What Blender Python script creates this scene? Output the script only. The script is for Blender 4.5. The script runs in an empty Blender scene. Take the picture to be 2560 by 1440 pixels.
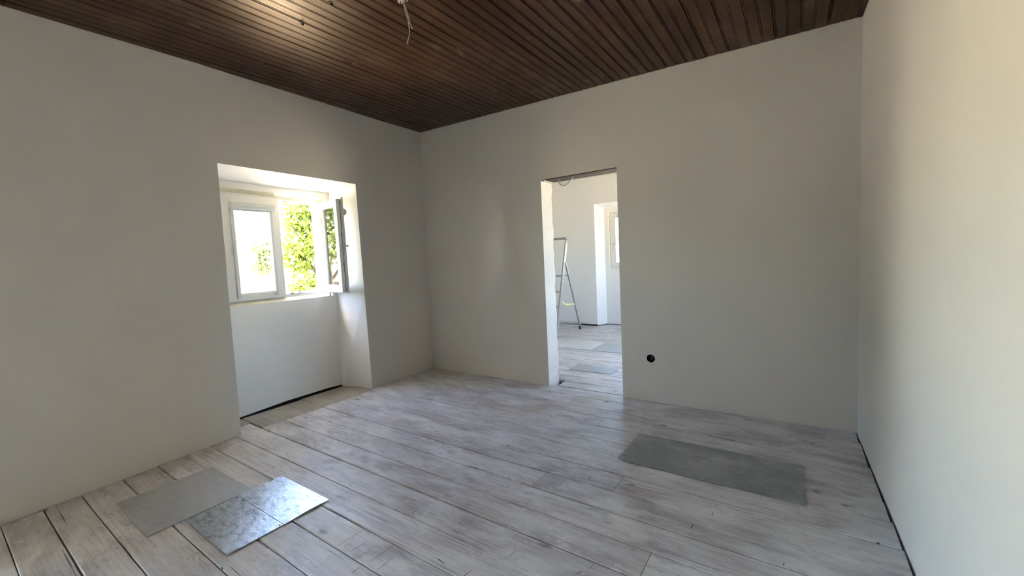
import bpy, bmesh, math, random
from mathutils import Vector, Matrix

random.seed(7)
S = bpy.context.scene
COL = S.collection

# ------------------------------------------------------------------ camera
F_PX = 1026.88
YAW, PITCH, ROLL = -0.6014, -0.0730, -0.0482
CAM = Vector((3.5408, -3.4445, 1.2660))
def cam_axes():
    cy, sy = math.cos(YAW), math.sin(YAW)
    f0 = Vector((sy, cy, 0)); r0 = Vector((cy, -sy, 0)); u0 = Vector((0, 0, 1))
    f = f0*math.cos(PITCH) + u0*math.sin(PITCH)
    u = u0*math.cos(PITCH) - f0*math.sin(PITCH)
    r = r0*math.cos(ROLL) + u*math.sin(ROLL)
    u2 = u*math.cos(ROLL) - r0*math.sin(ROLL)
    return r, u2, f
r_, u_, f_ = cam_axes()
cd = bpy.data.cameras.new('camera')
cd.sensor_fit = 'HORIZONTAL'; cd.sensor_width = 36.0; cd.lens = 36.0*F_PX/2560.0
cd.clip_start = 0.02; cd.clip_end = 400
cam = bpy.data.objects.new('camera', cd); COL.objects.link(cam)
cam.matrix_world = Matrix(((r_.x, u_.x, -f_.x, CAM.x), (r_.y, u_.y, -f_.y, CAM.y), (r_.z, u_.z, -f_.z, CAM.z), (0, 0, 0, 1)))
S.camera = cam

# ------------------------------------------------------------------ world, sun, exposure
w = bpy.data.worlds.new('sky'); S.world = w; w.use_nodes = True
nt = w.node_tree; nt.nodes.clear()
wo = nt.nodes.new('ShaderNodeOutputWorld'); bg = nt.nodes.new('ShaderNodeBackground')
sky = nt.nodes.new('ShaderNodeTexSky'); sky.sky_type = 'NISHITA'; sky.sun_disc = False
sky.sun_elevation = math.radians(52); sky.sun_rotation = math.radians(190)
sky.air_density = 1.0; sky.dust_density = 1.2; sky.ozone_density = 1.0
hs = nt.nodes.new('ShaderNodeHueSaturation'); hs.inputs['Saturation'].default_value = 1.02
nt.links.new(sky.outputs[0], hs.inputs['Color']); nt.links.new(hs.outputs[0], bg.inputs[0]); nt.links.new(bg.outputs[0], wo.inputs[0])
bg.inputs[1].default_value = 1.0
sd = bpy.data.lights.new('sun', 'SUN'); sd.energy = 38.0; sd.angle = math.radians(0.6); sd.color = (1.0, 0.90, 0.72)
sun = bpy.data.objects.new('sun', sd); COL.objects.link(sun)
sun.rotation_euler = Vector((0.30, -0.50, 0.81)).to_track_quat('Z', 'Y').to_euler()
S.view_settings.view_transform = 'Standard'; S.view_settings.look = 'None'
S.view_settings.gamma = 1.0; S.view_settings.use_curve_mapping = False
S.view_settings.exposure = 2.75
S.cycles.max_bounces = 9; S.cycles.diffuse_bounces = 5; S.cycles.glossy_bounces = 4; S.cycles.adaptive_threshold = 0.03; S.cycles.transparent_max_bounces = 16
S.cycles.use_denoising = True
def portal(loc, w_, h_, d):
    ld = bpy.data.lights.new('window_portal', 'AREA'); ld.shape = 'RECTANGLE'; ld.size = w_; ld.size_y = h_
    ld.cycles.is_portal = True
    o = bpy.data.objects.new('window_portal', ld); COL.objects.link(o); o.location = loc
    o.rotation_euler = Vector(d).to_track_quat('-Z', 'Y').to_euler()

# ------------------------------------------------------------------ node helpers, materials
MATS = {}
class NT:
    def __init__(s, name):
        s.m = bpy.data.materials.new(name); s.m.use_nodes = True; s.t = s.m.node_tree
        s.t.nodes.clear(); s.out = s.n('ShaderNodeOutputMaterial'); s.b = s.n('ShaderNodeBsdfPrincipled')
        s.l(s.b.outputs[0], s.out.inputs[0]); MATS[name] = s.m
    def n(s, ty, **k):
        nd = s.t.nodes.new(ty)
        for a, v in k.items(): setattr(nd, a, v)
        return nd
    def l(s, a, b): s.t.links.new(a, b)
    def set(s, **k):
        names = dict(col='Base Color', rough='Roughness', metal='Metallic', spec='Specular IOR Level', coat='Coat Weight', coatr='Coat Roughness')
        for a, v in k.items():
            i = s.b.inputs[names[a]]
            if hasattr(v, 'links') or hasattr(v, 'is_linked'): s.l(v, i)
            elif a == 'col': i.default_value = (*v, 1)
            else: i.default_value = v
    def coord(s, scale=(1, 1, 1), rnd=0.0):
        tc = s.n('ShaderNodeTexCoord'); mp = s.n('ShaderNodeMapping'); mp.inputs['Scale'].default_value = scale
        if rnd:
            oi = s.n('ShaderNodeObjectInfo'); cb = s.n('ShaderNodeCombineXYZ'); mu = s.n('ShaderNodeMath', operation='MULTIPLY')
            s.l(oi.outputs['Random'], mu.inputs[0]); mu.inputs[1].default_value = rnd
            for k in range(3): s.l(mu.outputs[0], cb.inputs[k])
            s.l(cb.outputs[0], mp.inputs['Location'])
        s.l(tc.outputs['Object'], mp.inputs['Vector'])
        return mp.outputs[0]
    def noise(s, vec, scale=5, detail=4, rough=0.55, dist=0.0):
        nd = s.n('ShaderNodeTexNoise'); s.l(vec, nd.inputs['Vector'])
        nd.inputs['Scale'].default_value = scale; nd.inputs['Detail'].default_value = detail
        nd.inputs['Roughness'].default_value = rough; nd.inputs['Distortion'].default_value = dist
        return nd.outputs['Fac']
    def ramp(s, fac, stops):
        nd = s.n('ShaderNodeValToRGB'); s.l(fac, nd.inputs[0]); e = nd.color_ramp.elements
        while len(e) < len(stops): e.new(0.5)
        for i, (p, c) in enumerate(stops):
            e[i].position = p; e[i].color = (*c, 1) if isinstance(c, tuple) else (c, c, c, 1)
        return nd.outputs[0]
    def mix(s, fac, a, b, blend='MIX'):
        nd = s.n('ShaderNodeMix', data_type='RGBA', blend_type=blend)
        for v, i in ((fac, 0), (a, 6), (b, 7)):
            if isinstance(v, (int, float)): nd.inputs[i].default_value = v
            elif isinstance(v, tuple): nd.inputs[i].default_value = (*v, 1)
            else: s.l(v, nd.inputs[i])
        return nd.outputs[2]
    def math(s, op, a, b=0.0):
        nd = s.n('ShaderNodeMath', operation=op)
        for i, v in enumerate((a, b)):
            if isinstance(v, (int, float)): nd.inputs[i].default_value = v
            else: s.l(v, nd.inputs[i])
        return nd.outputs[0]
    def bump(s, h, strength=0.2, dist=0.01):
        nd = s.n('ShaderNodeBump'); nd.inputs['Strength'].default_value = strength; nd.inputs['Distance'].default_value = dist
        s.l(h, nd.inputs['Height']); s.l(nd.outputs[0], s.b.inputs['Normal'])

def simple(name, col, rough=0.5, metal=0.0, var=0.0, vscale=20):
    t = NT(name); t.set(col=col, rough=rough, metal=metal)
    if var:
        f = t.noise(t.coord(), vscale, 5, 0.6)
        t.set(col=t.ramp(f, [(0.3, tuple(c*(1-var) for c in col)), (0.7, tuple(min(1, c*(1+var)) for c in col))]))
    return t.m

def wall_paint(name, col):
    t = NT(name); v = t.coord()
    big = t.noise(v, 1.3, 3, 0.5); fine = t.noise(v, 220, 3, 0.6); mid = t.noise(v, 14, 4, 0.6)
    t.set(col=t.mix(t.ramp(big, [(0.35, 0.0), (0.7, 1.0)]), tuple(c*0.975 for c in col), col), rough=0.72, spec=0.25)
    t.bump(t.math('ADD', t.math('MULTIPLY', fine, 0.35), mid), 0.22, 0.004)
    return t.m
wall_paint('paint', (0.69, 0.665, 0.617))
wall_paint('paint_lit', (0.80, 0.795, 0.78))  # paler copy of the wall paint; brightness of lit surfaces put into the colour

def floor_wood():
    t = NT('floor_wood')
    g = t.coord((1.1, 34, 20), 60); ring = t.coord((0.55, 6.0, 4), 40); pos = t.coord()
    grain = t.noise(g, 2.2, 5, 0.62, 0.35)
    wv = t.n('ShaderNodeTexWave', wave_type='BANDS', bands_direction='Y', wave_profile='SIN'); t.l(ring, wv.inputs['Vector'])
    wv.inputs['Scale'].default_value = 2.1; wv.inputs['Distortion'].default_value = 9.0; wv.inputs['Detail'].default_value = 2.5; wv.inputs['Detail Scale'].default_value = 0.9
    oi = t.n('ShaderNodeObjectInfo')
    base = t.ramp(oi.outputs['Random'], [(0.0, (0.50, 0.47, 0.47)), (0.35, (0.66, 0.64, 0.645)), (0.7, (0.57, 0.545, 0.545)), (1.0, (0.71, 0.69, 0.69))])
    c = t.mix(t.ramp(grain, [(0.34, 0.6), (0.58, 0.0)]), base, (0.31, 0.275, 0.275))
    c = t.mix(t.math('MULTIPLY', t.ramp(wv.outputs['Fac'], [(0.0, 0.5), (0.35, 0.0)]), t.ramp(t.noise(pos, 1.7, 2), [(0.42, 0.0), (0.62, 1.0)])), c, (0.26, 0.22, 0.22))
    # grey rubbed dust
    dust = t.noise(t.coord((1.0, 2.6, 1)), 2.6, 6, 0.68, 0.3)
    c = t.mix(t.ramp(dust, [(0.40, 0.0), (0.64, 0.85)]), c, (0.79, 0.79, 0.795))
    # dark dirt smudges
    dirt = t.noise(t.coord((2.2, 5.5, 1), 13), 1.6, 5, 0.7)
    c = t.mix(t.ramp(dirt, [(0.54, 0.0), (0.70, 0.58)]), c, (0.22, 0.195, 0.20))
    # knots
    vo = t.n('ShaderNodeTexVoronoi', feature='F1'); kv = t.coord((1.5, 2.6, 1), 31); ka = t.n('ShaderNodeVectorMath', operation='ADD'); kn = t.n('ShaderNodeTexNoise'); kn.inputs['Scale'].default_value = 14; kn.inputs['Detail'].default_value = 3; t.l(kv, kn.inputs['Vector']); ks = t.n('ShaderNodeVectorMath', operation='SCALE'); ks.inputs['Scale'].default_value = 0.09; t.l(kn.outputs['Color'], ks.inputs[0]); t.l(kv, ka.inputs[0]); t.l(ks.outputs[0], ka.inputs[1]); t.l(ka.outputs[0], vo.inputs['Vector']); vo.inputs['Scale'].default_value = 1.7
    c = t.mix(t.ramp(vo.outputs['Distance'], [(0.03, 0.8), (0.10, 0.0)]), c, (0.13, 0.105, 0.10))
    sm_ = t.noise(t.coord((0.7, 3.4, 1)), 3.4, 6, 0.62, 0.9)
    c = t.mix(t.ramp(sm_, [(0.60, 0.0), (0.68, 0.55)]), c, (0.80, 0.80, 0.80))
    cr = t.noise(t.coord((1.6, 60, 1), 47), 1.3, 3, 0.5, 0.2)
    c = t.mix(t.ramp(cr, [(0.27, 0.9), (0.31, 0.0)]), c, (0.10, 0.085, 0.085))
    # nail holes
    vo2 = t.n('ShaderNodeTexVoronoi', feature='F1'); t.l(pos, vo2.inputs['Vector']); vo2.inputs['Scale'].default_value = 4.6
    c = t.mix(t.ramp(vo2.outputs['Distance'], [(0.026, 0.9), (0.036, 0.0)]), c, (0.05, 0.045, 0.045))
    # spatters of plaster and paint
    spat = t.noise(t.coord((1.0, 1.7, 1)), 9.0, 5, 0.55, 0.6)
    c = t.mix(t.ramp(spat, [(0.645, 0.0), (0.685, 0.75)]), c, (0.78, 0.77, 0.75))
    sp2 = t.noise(pos, 42, 3, 0.5)
    c = t.mix(t.ramp(sp2, [(0.70, 0.0), (0.74, 0.7)]), c, (0.78, 0.77, 0.75))
    t.set(col=c, rough=t.ramp(dust, [(0.3, 0.34), (0.7, 0.55)]), spec=0.55)
    t.bump(t.math('ADD', grain, t.math('MULTIPLY', dirt, 0.5)), 0.28, 0.006)
floor_wood()

def raw_board():
    t = NT('pale_board'); g = t.coord((1.4, 22, 10), 9)
    grain = t.noise(g, 2.0, 6, 0.6, 0.3); d = t.noise(t.coord(), 5, 6, 0.6)
    c = t.mix(t.ramp(grain, [(0.35, 1.0), (0.6, 0.0)]), (0.43, 0.40, 0.34), (0.32, 0.29, 0.24))
    c = t.mix(t.ramp(d, [(0.45, 0.0), (0.7, 0.6)]), c, (0.52, 0.51, 0.48))
    t.set(col=c, rough=0.6, spec=0.3); t.bump(grain, 0.2, 0.004)
raw_board()

def ceiling_wood():
    t = NT('ceiling_wood')
    g = t.coord((30, 1.0, 20), 70); grain = t.noise(g, 2.0, 6, 0.6, 0.3); pos = t.coord()
    oi = t.n('ShaderNodeObjectInfo')
    base = t.ramp(oi.outputs['Random'], [(0.0, (0.044, 0.015, 0.006)), (0.5, (0.060, 0.021, 0.008)), (1.0, (0.078, 0.030, 0.013))])
    c = t.mix(t.ramp(grain, [(0.35, 0.75), (0.62, 0.0)]), base, (0.030, 0.011, 0.006))
    rub = t.noise(t.coord((3.0, 1.1, 1)), 1.5, 6, 0.65)
    c = t.mix(t.ramp(rub, [(0.50, 0.0), (0.72, 0.55)]), c, (0.155, 0.085, 0.055))
    bl = t.noise(t.coord((2.2, 1.0, 1)), 3.6, 4, 0.55, 0.8)
    c = t.mix(t.ramp(bl, [(0.675, 0.0), (0.72, 0.5)]), c, (0.24, 0.17, 0.13))
    t.set(col=c, rough=t.ramp(t.noise(pos, 6, 5, 0.6), [(0.3, 0.27), (0.7, 0.42)]), spec=0.40)
    t.b.inputs['Specular Tint'].default_value = (1.0, 0.58, 0.30, 1)
    t.bump(t.math('ADD', grain, t.math('MULTIPLY', t.noise(pos, 4, 3), 0.8)), 0.25, 0.004)
ceiling_wood()

def sheet(name, base, dark, rough, metal, dustamt, dustcol=(0.55, 0.56, 0.56), sc=6.0, lo=0.40, hi=0.60):
    t = NT(name); pos = t.coord()
    mott = t.noise(t.coord((1.0, 1.9, 1), 17), sc*3.2, 7, 0.72, 0.5); big = t.noise(t.coord((1, 1, 1), 23), sc*0.4, 5, 0.6)
    c = t.mix(t.ramp(mott, [(lo, 1.0), (hi, 0.0)]), base, dark)
    du = t.noise(t.coord((1.0, 2.0, 1), 5), sc*0.55, 8, 0.66, 0.4)
    dm = t.math('MULTIPLY', t.ramp(du, [(0.45, 0.0), (0.62, 1.0)]), dustamt)
    sp = t.ramp(t.noise(t.coord((1.0, 2.0, 1), 3), 24, 3, 0.5, 0.3), [(0.655, 0.0), (0.685, 0.85)])
    c = t.mix(dm, c, dustcol); c = t.mix(t.math('MULTIPLY', sp, min(1.0, dustamt*1.6)), c, (0.66, 0.66, 0.65))
    t.set(col=c, rough=t.math('ADD', t.math('ADD', t.math('MULTIPLY', mott, 0.26), rough - 0.13), t.math('MULTIPLY', dm, 0.3)),
          metal=t.math('SUBTRACT', metal, t.math('MULTIPLY', dm, 0.8)))
    t.bump(t.math('ADD', mott, t.math('MULTIPLY', big, 2.5)), 0.30, 0.006)
sheet('zinc_bright', (0.64, 0.68, 0.73), (0.27, 0.31, 0.37), 0.31, 1.0, 0.06, lo=0.36, hi=0.54)
sheet('zinc_dull', (0.50, 0.52, 0.53), (0.42, 0.44, 0.45), 0.52, 0.75, 0.35)
sheet('zinc_pale', (0.74, 0.76, 0.75), (0.64, 0.66, 0.66), 0.5, 0.55, 0.5, (0.8, 0.8, 0.8))
sheet('zinc_dark', (0.40, 0.43, 0.43), (0.34, 0.37, 0.37), 0.56, 0.75, 0.6)

simple('pvc', (0.70, 0.70, 0.685), 0.35)
simple('pvc_blind', (0.58, 0.59, 0.60), 0.32)
simple('cream_strip', (0.66, 0.63, 0.50), 0.7, var=0.08)
simple('gasket', (0.03, 0.03, 0.03), 0.6)
simple('dark_void', (0.018, 0.014, 0.012), 0.9)
simple('lintel_wood', (0.040, 0.026, 0.013), 0.7, var=0.35, vscale=14)
simple('raw_plaster', (0.58, 0.56, 0.52), 0.9, var=0.2, vscale=30)
simple('aluminium', (0.36, 0.355, 0.34), 0.5, 0.3, var=0.25, vscale=35)
simple('rubber', (0.06, 0.06, 0.058), 0.7)
simple('strap_yellow', (0.78, 0.70, 0.33), 0.6)
simple('step_red', (0.55, 0.30, 0.26), 0.6)
simple('wire_white', (0.66, 0.58, 0.52), 0.45)
simple('cable_grey', (0.55, 0.55, 0.53), 0.5)
simple('terminal', (0.80, 0.77, 0.66), 0.3)
simple('iron', (0.030, 0.024, 0.020), 0.6, 0.1)
simple('box_black', (0.010, 0.009, 0.009), 0.6)
simple('stucco', (0.80, 0.76, 0.68), 0.85, var=0.08, vscale=3)
simple('gravel', (0.54, 0.47, 0.33), 0.95, var=0.25, vscale=2.5)
simple('stone', (0.42, 0.41, 0.39), 0.9, var=0.4, vscale=4)
simple('roof_red', (0.62, 0.22, 0.14), 0.8, var=0.25, vscale=5)
simple('brick_orange', (0.60, 0.36, 0.20), 0.85, var=0.2, vscale=5)
simple('bark', (0.10, 0.075, 0.05), 0.9, var=0.3, vscale=12)
def leaf(name, a, b):
    t = NT(name); f = t.noise(t.coord(), 3.2, 5, 0.7)
    c = t.ramp(f, [(0.35, a), (0.65, b)])
    tr = t.n('ShaderNodeBsdfTranslucent'); t.l(t.mix(1.0, c, (1.0, 0.95, 0.45), 'MULTIPLY'), tr.inputs[0])
    t.set(col=c, rough=0.5, spec=0.3)
    mx = t.n('ShaderNodeMixShader'); mx.inputs[0].default_value = 0.4
    t.l(t.b.outputs[0], mx.inputs[1]); t.l(tr.outputs[0], mx.inputs[2]); t.l(mx.outputs[0], t.out.inputs[0])
leaf('leaf', (0.030, 0.060, 0.006), (0.115, 0.150, 0.018))
leaf('leaf_pale', (0.06, 0.10, 0.03), (0.20, 0.23, 0.10))  # paler leaves: washed-out haze and bright mirror image put into the colour
def glass():
    t = NT('glass'); t.t.nodes.remove(t.b)
    tr = t.n('ShaderNodeBsdfTransparent'); gl = t.n('ShaderNodeBsdfGlossy'); gl.inputs['Roughness'].default_value = 0.02
    tr.inputs[0].default_value = (0.96, 0.975, 0.965, 1)
    fr = t.n('ShaderNodeFresnel'); fr.inputs['IOR'].default_value = 1.5
    mx = t.n('ShaderNodeMixShader')
    t.l(t.math('MINIMUM', t.math('MULTIPLY', fr.outputs[0], 1.7), 1.0), mx.inputs[0]); t.l(tr.outputs[0], mx.inputs[1]); t.l(gl.outputs[0], mx.inputs[2]); t.l(mx.outputs[0], t.out.inputs[0])
glass()

# ------------------------------------------------------------------ mesh helpers
class MB:
    def __init__(s): s.v = []; s.f = []
    def quad(s, *p):
        i = len(s.v); s.v += [tuple(q) for q in p]; s.f.append(tuple(range(i, i+len(p)))); return s
    def hexa(s, c):            # 8 corners: bottom ring 0-3 (ccw from above), top ring 4-7
        i = len(s.v); s.v += [tuple(q) for q in c]
        for f in ((3, 2, 1, 0), (4, 5, 6, 7), (0, 1, 5, 4), (1, 2, 6, 5), (2, 3, 7, 6), (3, 0, 4, 7)): s.f.append(tuple(i+k for k in f))
        return s
    def box(s, x0, x1, y0, y1, z0, z1):
        return s.hexa([(x0, y0, z0), (x1, y0, z0), (x1, y1, z0), (x0, y1, z0), (x0, y0, z1), (x1, y0, z1), (x1, y1, z1), (x0, y1, z1)])
    def tube(s, pts, r, n=8, cap=True):
        pts = [Vector(p) for p in pts]; rings = []
        up = Vector((0.13, 0.31, 0.94)).normalized()
        for k, p in enumerate(pts):
            d = (pts[min(k+1, len(pts)-1)] - pts[max(k-1, 0)]).normalized()
            a = d.cross(up)
            if a.length < 0.2: a = d.cross(Vector((1, 0, 0)))
            a.normalize(); b = d.cross(a).normalized(); rr = r[k] if isinstance(r, (list, tuple)) else r
            i = len(s.v); rings.append(i)
            for q in range(n):
                t = 2*math.pi*q/n; s.v.append(tuple(p + a*rr*math.cos(t) + b*rr*math.sin(t)))
        for k in range(len(pts)-1):
            for q in range(n):
                s.f.append((rings[k]+q, rings[k]+(q+1) % n, rings[k+1]+(q+1) % n, rings[k+1]+q))
        if cap:
            s.f.append(tuple(rings[0]+q for q in range(n))[::-1]); s.f.append(tuple(rings[-1]+q for q in range(n)))
        return s
    def build(s, name, mat, parent=None, smooth=False, bevel=0.0):
        me = bpy.data.meshes.new(name); me.from_pydata(s.v, [], s.f)
        bm = bmesh.new(); bm.from_mesh(me)
        if bevel > 0:
            bmesh.ops.remove_doubles(bm, verts=bm.verts, dist=1e-6)
            bmesh.ops.bevel(bm, geom=list(bm.edges), offset=bevel, segments=2, profile=0.6, affect='EDGES')
        bmesh.ops.recalc_face_normals(bm, faces=bm.faces); bm.to_mesh(me); bm.free()
        me.materials.append(MATS[mat] if isinstance(mat, str) else mat)
        if smooth:
            for p in me.polygons: p.use_smooth = True
        o = bpy.data.objects.new(name, me); COL.objects.link(o)
        if parent is not None: o.parent = parent
        return o
def struct(o, label=None):
    o['kind'] = 'structure'
    if label: o['label'] = label
    return o
def tag(o, label, cat, group=None):
    o['label'] = label; o['category'] = cat
    if group: o['group'] = group
    return o
def at_base(root_name, loc):
    o = bpy.data.objects.new(root_name, None); COL.objects.link(o); o.location = loc; o.empty_display_size = 0.1
    return o
def adopt(child, root):        # keep world place while parenting
    child.parent = root; child.matrix_parent_inverse = Matrix.Translation(-Vector(root.location)); return child
def lerp(a, b, t): return a + (b-a)*t
def interp(x, xs, ys):         # xs descending
    if x >= xs[0]: return ys[0]
    for i in range(len(xs)-1):
        if x >= xs[i+1]: return lerp(ys[i], ys[i+1], (xs[i]-x)/(xs[i]-xs[i+1]))
    return ys[-1]

# ------------------------------------------------------------------ room shell
def zc(x, y): return 2.75 - 0.0268*x + 0.0129*y
YN = [0.0, -0.9, -2.1, -3.3, -6.0]
XF = [-0.030, -0.033, 0.002, 0.115, 0.20]
XC = [0.003, 0.045, 0.118, 0.125, 0.20]
def xl(y, z): return lerp(interp(y, YN, XF), interp(y, YN, XC), z/2.74)     # face of the left wall
def xr(y): return 3.895 - 0.0235*y                                          # face of the right wall
def xn(y, d=0.0): return -0.376 - 0.037*(y+1.93) - d                        # back panel of the window niche, d further out
Y_REAR = -5.4
ya = lambda z: -2.101 - 0.0075*z       # niche opening edges
yb = lambda z: -0.863 - 0.031*z
Z_N = 2.055
# ---- left wall
m = MB()
cols = [lambda z: Y_REAR-0.1, lambda z: -5.05, lambda z: -3.65, lambda z: -3.3, ya, yb, lambda z: -0.45, lambda z: 0.12]
rows = [-0.06, 0.98, Z_N, 2.95]
for i in range(len(cols)-1):
    for j in range(len(rows)-1):
        if i == 4 and j < 2: continue
        if i == 1 and j < 2 : continue
        z0, z1 = rows[j], rows[j+1]
        P = [(cols[i](z0), z0), (cols[i+1](z0), z0), (cols[i+1](z1), z1), (cols[i](z1), z1)]
        m.quad(*[(xl(y, z), y, z) for y, z in P])
def Fp(fn, z): y = fn(z); return (xl(y, z), y, z)
NY0, NY1, NZ = -2.02, -0.945, 2.022      # niche back panel
HY0, HY1, HZ0, HZ1 = -1.995, -0.978, 0.966, 1.966   # window hole in the panel
CY0, CY1, CZ0, CZ1 = -1.965, -1.000, 0.998, 1.940   # hole after the chamfer
N = lambda y, z, d=0.0: (xn(y, d), y, z)
m_front = m; m = MB()
for z0, z1, zb0, zb1 in ((-0.06, 1.0, -0.06, 0.98), (1.0, Z_N, 0.98, NZ)):
    m.quad(Fp(ya, z0), Fp(ya, z1), N(NY0, zb1), N(NY0, zb0))
    m.quad(Fp(yb, z1), Fp(yb, z0), N(NY1-0.012*(zb0 < 0), zb0), N(NY1+0.008*(zb1 < 1.5), zb1))
m.quad(Fp(ya, Z_N), Fp(yb, Z_N), N(NY1, NZ), N(NY0, NZ))
m_reveal = m; m = m_front
# door opening added behind the viewer to light the room: plain reveals
for a, b in (((-5.05, 0.0), (-3.65, 0.0)), ((-3.65, -0.06), (-3.65, Z_N)), ((-3.65, Z_N), (-5.05, Z_N)), ((-5.05, Z_N), (-5.05, -0.06))):
    m.quad((xl(*a), *a), (xl(*b), *b), (-0.67, *b), (-0.67, *a))
wall_left = struct(m.build('wall_left', 'paint'), 'white plastered wall with a deep window niche')
adopt(m_reveal.build('niche_reveal', 'paint_lit'), wall_left)
# niche back panel (with hole), raised a little over the floor
m = MB()
ZB = 0.006
m.quad(N(NY0, ZB+0.004), N(-1.55, ZB+0.022), N(-1.1, ZB+0.016), N(NY1, ZB+0.004), N(NY1+0.008, HZ0), N(NY0, HZ0))
m.quad(N(NY0, HZ0), N(HY0, HZ0), N(HY0, HZ1), N(NY0, HZ1)); m.quad(N(HY1, HZ0), N(NY1+0.008, HZ0), N(NY1, HZ1), N(HY1, HZ1))
m.quad(N(NY0, HZ1), N(NY1, HZ1), N(NY1, NZ), N(NY0, NZ))
adopt(m.build('niche_panel', 'paint_lit'), wall_left)
m = MB()      # dark slot behind the panel foot
m.quad(N(NY0, -0.05, 0.06), N(NY1, -0.05, 0.06), N(NY1, 0.2, 0.06), N(NY0, 0.2, 0.06))
adopt(m.build('panel_backing', 'dark_void'), wall_left)
m = MB()      # chamfered reveal round the frame
D1 = 0.05
hole = [(HY0, HZ0), (HY1, HZ0), (HY1, HZ1), (HY0, HZ1)]; inn = [(CY0, CZ0), (CY1, CZ0), (CY1, CZ1), (CY0, CZ1)]
for k in range(4):
    a, b = hole[k], hole[(k+1) % 4]; c, d = inn[k], inn[(k+1) % 4]
    m.quad(N(*a), N(*b), N(*d, D1), N(*c, D1))
adopt(m.build('window_reveal', 'cream_strip'), wall_left)
# facade
m = MB(); XO = -0.66
def facade(y0, y1, z0, z1): m.quad((XO, y0, z0), (XO, y1, z0), (XO, y1, z1), (XO, y0, z1))
facade(Y_REAR-0.4, -5.05, -3, 3.4); facade(-5.05, -3.65, -3, 0.0); facade(-5.05, -3.65, Z_N, 3.4); facade(-3.65, CY0, -3, 3.4)
facade(CY0, CY1, -3, CZ0); facade(CY0, CY1, CZ1, 3.4); facade(CY1, 4.4, -3, 3.4)
for k in range(4):
    a, b = inn[k], inn[(k+1) % 4]
    m.quad(N(*a, 0.10), N(*b, 0.10), (XO, *b), (XO, *a))
struct(m.build('wall_outer', 'stucco'), 'pale rendered outer face of the window wall')

# ---- wall with the doorway (face y = 0, 0.185 thick)
WT = 0.185; DX0, DX1, DH = 1.566, 2.308, 1.988
m = MB()
HOX, HOZ, HOR, HS = 2.556, 0.368, 0.034, 0.08
def bw(x0, x1, z0, z1): m.quad((x0, 0, z0), (x1, 0, z0), (x1, 0, z1), (x0, 0, z1))
bw(-0.5, DX0, -0.06, 3.0); bw(DX0, DX1, DH, 3.0)
bw(DX1, HOX-HS, -0.06, 3.0); bw(HOX+HS, 4.4, -0.06, 3.0); bw(HOX-HS, HOX+HS, -0.06, HOZ-HS); bw(HOX-HS, HOX+HS, HOZ+HS, 3.0)
NH = 32; rr = [HOR*(1 + 0.05*math.sin(3.1*k)+0.03*math.cos(7.3*k)) for k in range(NH)]
circ = [(HOX+rr[k]*math.cos(2*math.pi*k/NH), HOZ+rr[k]*math.sin(2*math.pi*k/NH)) for k in range(NH)]
sq = []
for k in range(NH):
    a = 2*math.pi*k/NH; c, s = math.cos(a), math.sin(a); q = HS/max(abs(c), abs(s)); sq.append((HOX+q*c, HOZ+q*s))
for k in range(NH):
    j = (k+1) % NH
    m.quad((sq[k][0], 0, sq[k][1]), (sq[j][0], 0, sq[j][1]), (circ[j][0], 0, circ[j][1]), (circ[k][0], 0, circ[k][1]))
bwb = lambda x0, x1, z0, z1: m.quad((x0, WT, z0), (x1, WT, z0), (x1, WT, z1), (x0, WT, z1))
bwb(-0.9, DX0+0.012, -0.06, 3.0); bwb(DX1, 4.4, -0.06, 3.0); bwb(DX0+0.012, DX1, DH-0.008, 3.0)
m_wall = m; m = MB(); nseg = 26      # left jamb with a ragged far edge
for k in range(nseg):
    z0 = -0.06 + (DH+0.06)*k/nseg; z1 = -0.06 + (DH+0.06)*(k+1)/nseg
    e0 = 0.012 + 0.004*math.sin(k*2.3) + 0.003*math.sin(k*5.1); e1 = 0.012 + 0.004*math.sin((k+1)*2.3) + 0.003*math.sin((k+1)*5.1)
    m.quad((DX0, 0, z0), (DX0, 0, z1), (DX0+e1, WT, z1), (DX0+e0, WT, z0))
m_jamb = m; m = m_wall
m_jamb.quad((DX1, 0, -0.06), (DX1, 0, DH), (DX1, WT, DH), (DX1, WT, -0.06))
wall_back = struct(m.build('wall_back', 'paint'), 'white plastered wall with an open doorway')
adopt(m_jamb.build('door_jamb', 'paint_lit'), wall_back)
m = MB().box(DX0+0.036, DX1+0.05, 0.002, WT-0.004, DH-0.006, DH+0.10)
adopt(m.build('lintel', 'lintel_wood'), wall_back)['label'] = 'bare dark wooden lintel over the doorway'
m = MB()
for k in range(3):
    x0 = DX0+0.001+0.012*k; m.box(x0, x0+0.013, 0.004, WT-0.004, DH-0.010-0.006*((k*7) % 3)/2, DH+0.08)
adopt(m.build('plaster_edge', 'raw_plaster'), wall_back)
# ---- right wall and rear wall, ceiling backing, sub-floor
m = MB(); m.quad((xr(0.1), 0.1, -0.06), (xr(Y_REAR-.1), Y_REAR-.1, -0.06), (xr(Y_REAR-.1), Y_REAR-.1, 3.0), (xr(0.1), 0.1, 3.0))
struct(m.build('wall_right', 'paint'), 'white plastered wall without openings')
m = MB()
m.quad((-0.7, Y_REAR, -.06), (4.4, Y_REAR, -.06), (4.4, Y_REAR, 3), (-0.7, Y_REAR, 3)); m.quad((-0.7, Y_REAR-.4, -3), (4.6, Y_REAR-.4, -3), (4.6, Y_REAR-.4, 3.4), (-0.7, Y_REAR-.4, 3.4))
struct(m.build('wall_rear', 'paint'), 'white plastered wall behind the viewer')
m = MB(); m.quad(*[(x, y, zc(x, y)+0.03) for x, y in ((-0.8, Y_REAR-.3), (4.5, Y_REAR-.3), (4.5, 4.4), (-0.8, 4.4))])
ceiling = struct(m.build('ceiling', 'dark_void'), 'dark varnished wooden board ceiling')
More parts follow.
